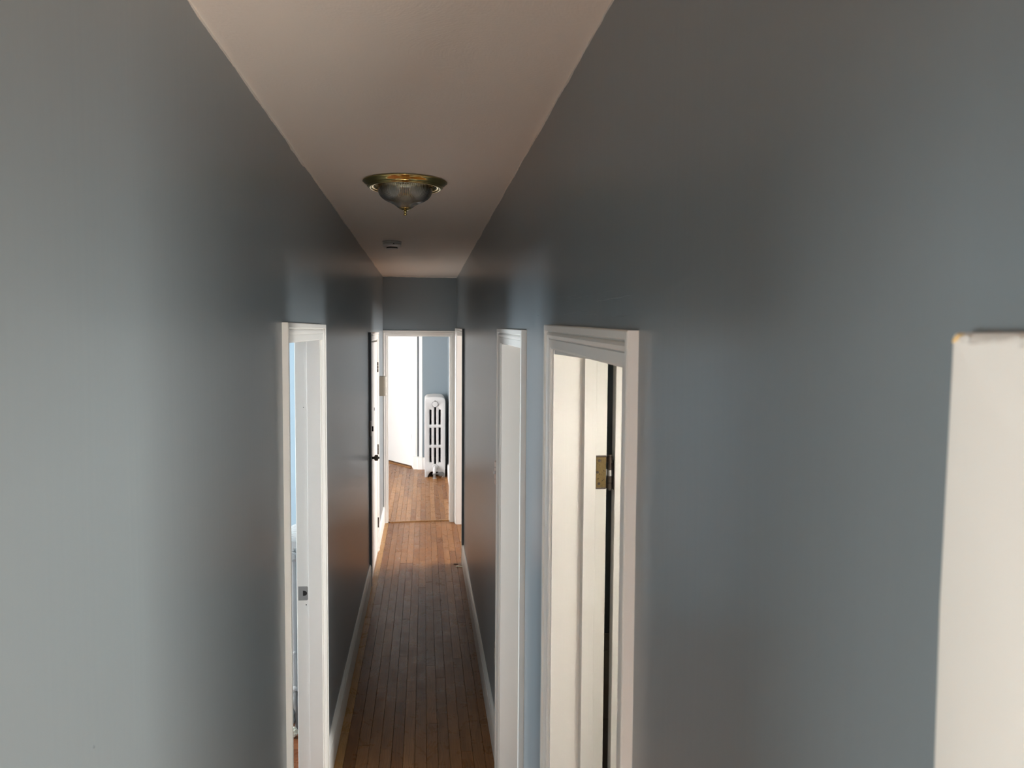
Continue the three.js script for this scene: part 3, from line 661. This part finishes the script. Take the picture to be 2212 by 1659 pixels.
// ---------------------------------------------------------------- radiators
function slabRadiator() {
  const L = thing('column_radiator', 'tall off-white cast-iron radiator with three slotted rows in the far room', 'radiator', [0.160, 0, -11.73]);
  const w = 0.298, h = 1.2, half = w / 2;
  const outline = () => {
    const s = new THREE.Shape();
    s.moveTo(-half + 0.004, 0); s.lineTo(-half + 0.032, 0); s.bezierCurveTo(-half + 0.05, 0.06, -half + 0.07, 0.085, -0.04, 0.088);
    s.lineTo(0.04, 0.088); s.bezierCurveTo(half - 0.07, 0.085, half - 0.05, 0.06, half - 0.032, 0); s.lineTo(half - 0.004, 0);
    s.lineTo(half - 0.004, 0.10); s.quadraticCurveTo(half, 0.2, half, 0.3); s.lineTo(half, h - 0.075); s.quadraticCurveTo(half, h - 0.012, half - 0.06, h - 0.006);
    s.quadraticCurveTo(0, h + 0.004, -half + 0.06, h - 0.006); s.quadraticCurveTo(-half, h - 0.012, -half, h - 0.075); s.lineTo(-half, 0.3); s.quadraticCurveTo(-half, 0.2, -half + 0.004, 0.10); s.lineTo(-half + 0.004, 0);
    return s;
  };
  const rows = [[0.860, 1.040], [0.545, 0.765], [0.245, 0.450]];
  const colX = [-0.066, 0.004, 0.070];
  const s = outline();
  const slots = [];
  for (let c = 0; c < 3; c++) { for (const [y0, y1] of [[0.782, c === 1 ? 1.060 : 1.020], [0.478, 0.752], [c === 1 ? 0.182 : 0.215, 0.448]]) slots.push([colX[c], y0, y1]); }
  for (const [x, y0, y1] of slots) {
    const p = new THREE.Path(), r = 0.0225;
    p.moveTo(x - r, y0 + 0.006); p.lineTo(x - r, y1 - 0.006); p.quadraticCurveTo(x, y1 + 0.006, x + r, y1 - 0.006); p.lineTo(x + r, y0 + 0.006); p.quadraticCurveTo(x, y0 - 0.006, x - r, y0 + 0.006);
    s.holes.push(p);
  }
  const g = clean(metricUV(new THREE.ExtrudeGeometry(s, { depth: 0.026, bevelEnabled: true, bevelThickness: 0.012, bevelSize: 0.007, bevelSegments: 3, curveSegments: 6 })));
  g.translate(0, 0, -0.013);
  const gc = toCreasedNormals(g, 0.7);
  for (let k = 0; k < 13; k++) { const m = mesh('section', gc, M.radiator, L); m.position.z = -0.03 - k * 0.051; }
  for (const x of colX) for (const s2 of [-1, 1]) mesh('slot_shade', [box(x + s2 * 0.0142, x + s2 * 0.0160, 0.19, 1.03, -0.050, -0.66)], M.recessDark, L);  // dark strips lining the slots, standing in for the shade inside
  mesh('top_boss', [cyl(V(0, h - 0.105, -0.012), V(0, h - 0.105, 0.004), 0.0425, 0.0415, 32)], M.radiator, L);
  mesh('boss_joint', [cyl(V(0, h - 0.105, -0.012), V(0, h - 0.105, -0.0035), 0.0465, 0.0465, 32)], M.recessDark, L);
  mesh('air_vent', [cyl(V(0, h - 0.058, -0.005), V(0, h - 0.058, 0.016), 0.008, 0.006, 12)], M.darkMetal, L);
  mesh('bottom_boss', [cyl(V(0.004, 0.150, -0.012), V(0.004, 0.150, 0.012), 0.048, 0.042, 28)], M.radiator, L);
  const v = new THREE.Group(); v.name = 'valve'; L.add(v);
  mesh('elbow', [tube([V(0.0, 0.150, 0.008), V(0, 0.150, 0.05), V(-0.006, 0.135, 0.085), V(-0.008, 0.09, 0.095), V(-0.008, 0.06, 0.095)], 0.022, 30, 14)], M.radiator, v);
  mesh('union_nut', [cyl(V(-0.008, 0.058, 0.095), V(-0.008, 0.076, 0.095), 0.034, 0.034, 6)], M.iron, v);
  mesh('supply_pipe', [cyl(V(-0.008, 0, 0.095), V(-0.008, 0.06, 0.095), 0.018, 0.018, 16)], M.steel, v);
  mesh('handwheel', [lathe([[0.0, 0], [0.050, 0.002], [0.054, 0.010], [0.050, 0.018], [0, 0.016]], 28).rotateX(0.4).translate(0.085, 0.045, 0.03)], M.iron, v);
  mesh('valve_stem', [cyl(V(-0.008, 0.062, 0.09), V(0.085, 0.055, 0.03), 0.009, 0.009, 10)], M.iron, v);
  mesh('floor_collar', [cyl(V(-0.008, 0, 0.095), V(-0.008, 0.006, 0.095), 0.034, 0.030, 20)], M.steel, v);
}
slabRadiator();
function tubeRadiator() {
  const L = thing('tube_radiator', 'white multi-tube cast-iron radiator with hexagonal end plug in the bedroom', 'radiator', [-0.700, 0, -4.25]);
  const h = 1.02, pitch = 0.046;
  const n = 8, tubes = [-2, -1, 0, 1, 2];
  const one = () => {
    const g = [];
    for (const t of tubes) g.push(cyl(V(t * pitch, 0.15, 0), V(t * pitch, h - 0.08, 0), 0.0175, 0.0175, 18));
    const arch = (y0, up) => {
      const s = new THREE.Shape(), hw = 2 * pitch + 0.021;
      if (up) { s.moveTo(-hw, y0); s.bezierCurveTo(-hw, y0 + 0.075, -hw * 0.55, y0 + 0.105, 0, y0 + 0.105); s.bezierCurveTo(hw * 0.55, y0 + 0.105, hw, y0 + 0.075, hw, y0); s.lineTo(-hw, y0); }
      else { s.moveTo(-hw, y0); s.lineTo(hw, y0); s.lineTo(hw - 0.004, y0 - 0.15); s.lineTo(hw - 0.028, y0 - 0.15); s.quadraticCurveTo(hw - 0.045, y0 - 0.085, 0, y0 - 0.085); s.quadraticCurveTo(-hw + 0.045, y0 - 0.085, -hw + 0.028, y0 - 0.15); s.lineTo(-hw + 0.004, y0 - 0.15); s.lineTo(-hw, y0); }
      const e = new THREE.ExtrudeGeometry(s, { depth: 0.020, bevelEnabled: true, bevelThickness: 0.010, bevelSize: 0.006, bevelSegments: 3, curveSegments: 12 });
      e.translate(0, 0, -0.010); return toCreasedNormals(clean(metricUV(e)), 0.8);
    };
    g.push(arch(h - 0.111, true), arch(0.156, false));
    return join(g);
  };
  const geo = one();
  for (let k = 0; k < n; k++) { const m = mesh('section', geo, M.radiator, L); m.position.z = -0.025 - k * 0.053; }
  const p = new THREE.Group(); p.name = 'end_plug'; L.add(p);
  mesh('collar', [lathe([[0, 0], [0.026, 0], [0.026, 0.010], [0.022, 0.014], [0.019, 0.013], [0, 0.013]], 36).rotateX(Math.PI / 2).translate(0, 0.936, -0.004)], M.radiator, p);
  mesh('hexagon', [cyl(V(0, 0.936, 0.008), V(0, 0.936, 0.020), 0.0165, 0.0155, 6)], M.radiator, p);
  mesh('cast_mark', [box(-0.008, 0.008, 0.939, 0.941, 0.0200, 0.0212), box(-0.006, 0.008, 0.9345, 0.9365, 0.0200, 0.0212), box(-0.004, 0.004, 0.9305, 0.9325, 0.0200, 0.0212)], M.radiator, p);
  mesh('air_vent', [cyl(V(0.003, 0.968, -0.01), V(0.003, 0.972, 0.016), 0.0075, 0.006, 12), cyl(V(0.014, 0.974, -0.006), V(0.014, 0.974, 0.004), 0.006, 0.006, 10)], M.radiator, L);
  mesh('side_nub', [clean(new THREE.SphereGeometry(0.0085, 14, 10).scale(1, 1, 0.7).translate(0.004, 0.405, -0.006))], M.radiator, L);
  mesh('side_nub', [clean(new THREE.SphereGeometry(0.016, 16, 12).scale(1, 1, 0.7).translate(0.004, 0.205, -0.004))], M.radiator, L);
  const v = new THREE.Group(); v.name = 'valve'; L.add(v);
  mesh('elbow', [tube([V(0.01, 0.175, -0.01), V(0.012, 0.165, 0.03), V(0.022, 0.13, 0.045), V(0.024, 0.06, 0.045)], 0.017, 30, 14)], M.iron, v);
  mesh('bonnet', [lathe([[0, 0.10], [0.012, 0.098], [0.020, 0.085], [0.014, 0.065], [0.022, 0.045], [0.018, 0.025], [0.0, 0.02]], 24).translate(-0.004, 0.02, 0.05)], M.steel, v);
  mesh('supply_pipe', [cyl(V(0.024, 0, 0.045), V(0.024, 0.07, 0.045), 0.015, 0.015, 14)], M.iron, v);
}
tubeRadiator();
// crumpled paper in front of the bedroom radiator
{
  const g = new THREE.IcosahedronGeometry(0.026, 3), p = g.attributes.position;
  for (let i = 0; i < p.count; i++) { const v = V().fromBufferAttribute(p, i), k = 1 + 0.28 * noise2(v.x * 60 + v.y * 30, v.z * 60 - v.y * 40); v.multiplyScalar(k); p.setXYZ(i, v.x * 1.1, v.y * 0.95, v.z * 0.8); }
  g.computeBoundingBox(); g.translate(-0.690, -g.boundingBox.min.y + 0.0005, -4.125);
  const m = mesh(numbered('paper_scrap'), toCreasedNormals(metricUV(g), 0.3), M.paper, scene);
  tag(m, 'crumpled cream paper scrap on the bedroom floor by the radiator', 'paper');
}
// small chips on the hall floor by the wide opening
[[0.318, -7.12, 0.028, M.paper, 'pale paint chip on the floor by the wide side opening'], [0.292, -7.20, 0.022, M.darkMetal, 'dark splinter on the floor by the wide side opening']].forEach(([x, z, s, mat, label]) => {
  const g = sweep([[-s, 0.0005], [s * 0.8, 0.0005], [s, 0.004], [-s * 0.7, 0.006]], (u, t, k) => V(x + u, t, z + (k - 0.5) * s * 0.7 + u * 0.25), 1, 0.3);
  tag(mesh(numbered('floor_chip'), g, mat, scene), label, 'debris');
});

// ---------------------------------------------------------------- windows and their daylight
let wn = 0;
function windowAt(key, axis, fixed, inward, a0, a1, y0, y1, label) {
  const d = struct(`window_${++wn}`, label, 'window');
  const t = 0.12, put = (b0, b1, h0, h1, t0, t1) => axis === 'x' ? box(fixed - inward * t0, fixed - inward * t1, h0, h1, b0, b1) : box(b0, b1, h0, h1, fixed - inward * t0, fixed - inward * t1);
  mesh('frame', [put(a0, a0 + 0.05, y0, y1, 0.03, 0.1), put(a1 - 0.05, a1, y0, y1, 0.03, 0.1), put(a0, a1, y0, y0 + 0.06, 0.03, 0.1), put(a0, a1, y1 - 0.05, y1, 0.03, 0.1)], M.trim, d);
  mesh('meeting_rail', [put(a0, a1, (y0 + y1) / 2 - 0.02, (y0 + y1) / 2 + 0.02, 0.035, 0.085)], M.trim, d);
  mesh('window_sill', [put(a0 - 0.04, a1 + 0.04, y0 - 0.03, y0, -0.04, 0.03)], M.trim, d);
  for (const [h0, h1] of [[y0 + 0.06, (y0 + y1) / 2 - 0.02], [(y0 + y1) / 2 + 0.02, y1 - 0.05]]) mesh('pane', [put(a0 + 0.05, a1 - 0.05, h0, h1, 0.06, 0.064)], M.pane, d);
  const [I, c] = DAY[key];
  const light = new THREE.RectAreaLight(lin(...c), I, a1 - a0 - 0.1, y1 - y0 - 0.11);
  light.name = `daylight_${key}`;
  const mid = (a0 + a1) / 2, my = (y0 + y1) / 2;
  const pos = axis === 'x' ? V(fixed - inward * 0.02, my, mid) : V(mid, my, fixed - inward * 0.02);
  const to = axis === 'x' ? V(fixed + inward, my, mid) : V(mid, my, fixed + inward);
  light.position.copy(pos); light.lookAt(to);
  scene.add(light);
}
windowAt('guest', 'x', -1.9, 1, -0.1, 0.62, 1.3, 2.0, 'sash window of the room opposite the chipped casing');
windowAt('study', 'z', 1.58, -1, 0.72, 2.1, 0.35, 2.2, 'sash window of the room behind the chipped casing');
windowAt('bedroom', 'x', -3.6, 1, -5.0, -3.4, 0.7, 2.2, 'sash window of the pale blue bedroom');
windowAt('dresser', 'z', -1.1, -1, -2.9, -1.9, 0.7, 2.2, 'second sash window of the pale blue bedroom');
windowAt('office', 'x', 3.2, -1, -3.7, -2.9, 0.8, 2.1, 'sash window of the room behind the plain doorway');
windowAt('living', 'x', 4.0, -1, -9.0, -6.8, 0.6, 2.2, 'sash window of the living room beyond the wide opening');
windowAt('hall', 'z', ZBACK, -1, -0.36, 0.26, 0.85, 2.05, 'narrow sash window closing the hall behind the viewer');
windowAt('parlour', 'x', -2.9, 1, -11.2, -9.2, 0.6, 2.3, 'sash window lighting the far radiator room');

// unseen light bar, added to give the bathroom its warm light
{
  const L = thing('added_bath_lamp', 'added light bar with a long frosted diffuser, out of view in the bathroom', 'added lamp', [0.86, 1.70, -0.80]);
  mesh('back_plate', [rbox(-0.28, 0.28, -0.06, 0.06, -0.02, 0, 0.006)], M.steel, L);
  mesh('diffuser', [rbox(-0.25, 0.25, -0.05, 0.05, -0.07, -0.02, 0.012, 3)], M.addedGlow, L);
  for (const x of [-0.256, 0.256]) mesh('end_cap', [rbox(x - 0.008, x + 0.008, -0.052, 0.052, -0.072, -0.018, 0.003)], M.steel, L);
  const bar = new THREE.RectAreaLight(lin(...ADDED_LIGHT[1]), ADDED_LIGHT[0], 0.48, 0.09);
  bar.name = 'added_bath_light'; bar.position.set(0.86, 1.70, -0.874); bar.lookAt(0.86, 1.70, -2); scene.add(bar);
}

renderer.render(scene, camera);
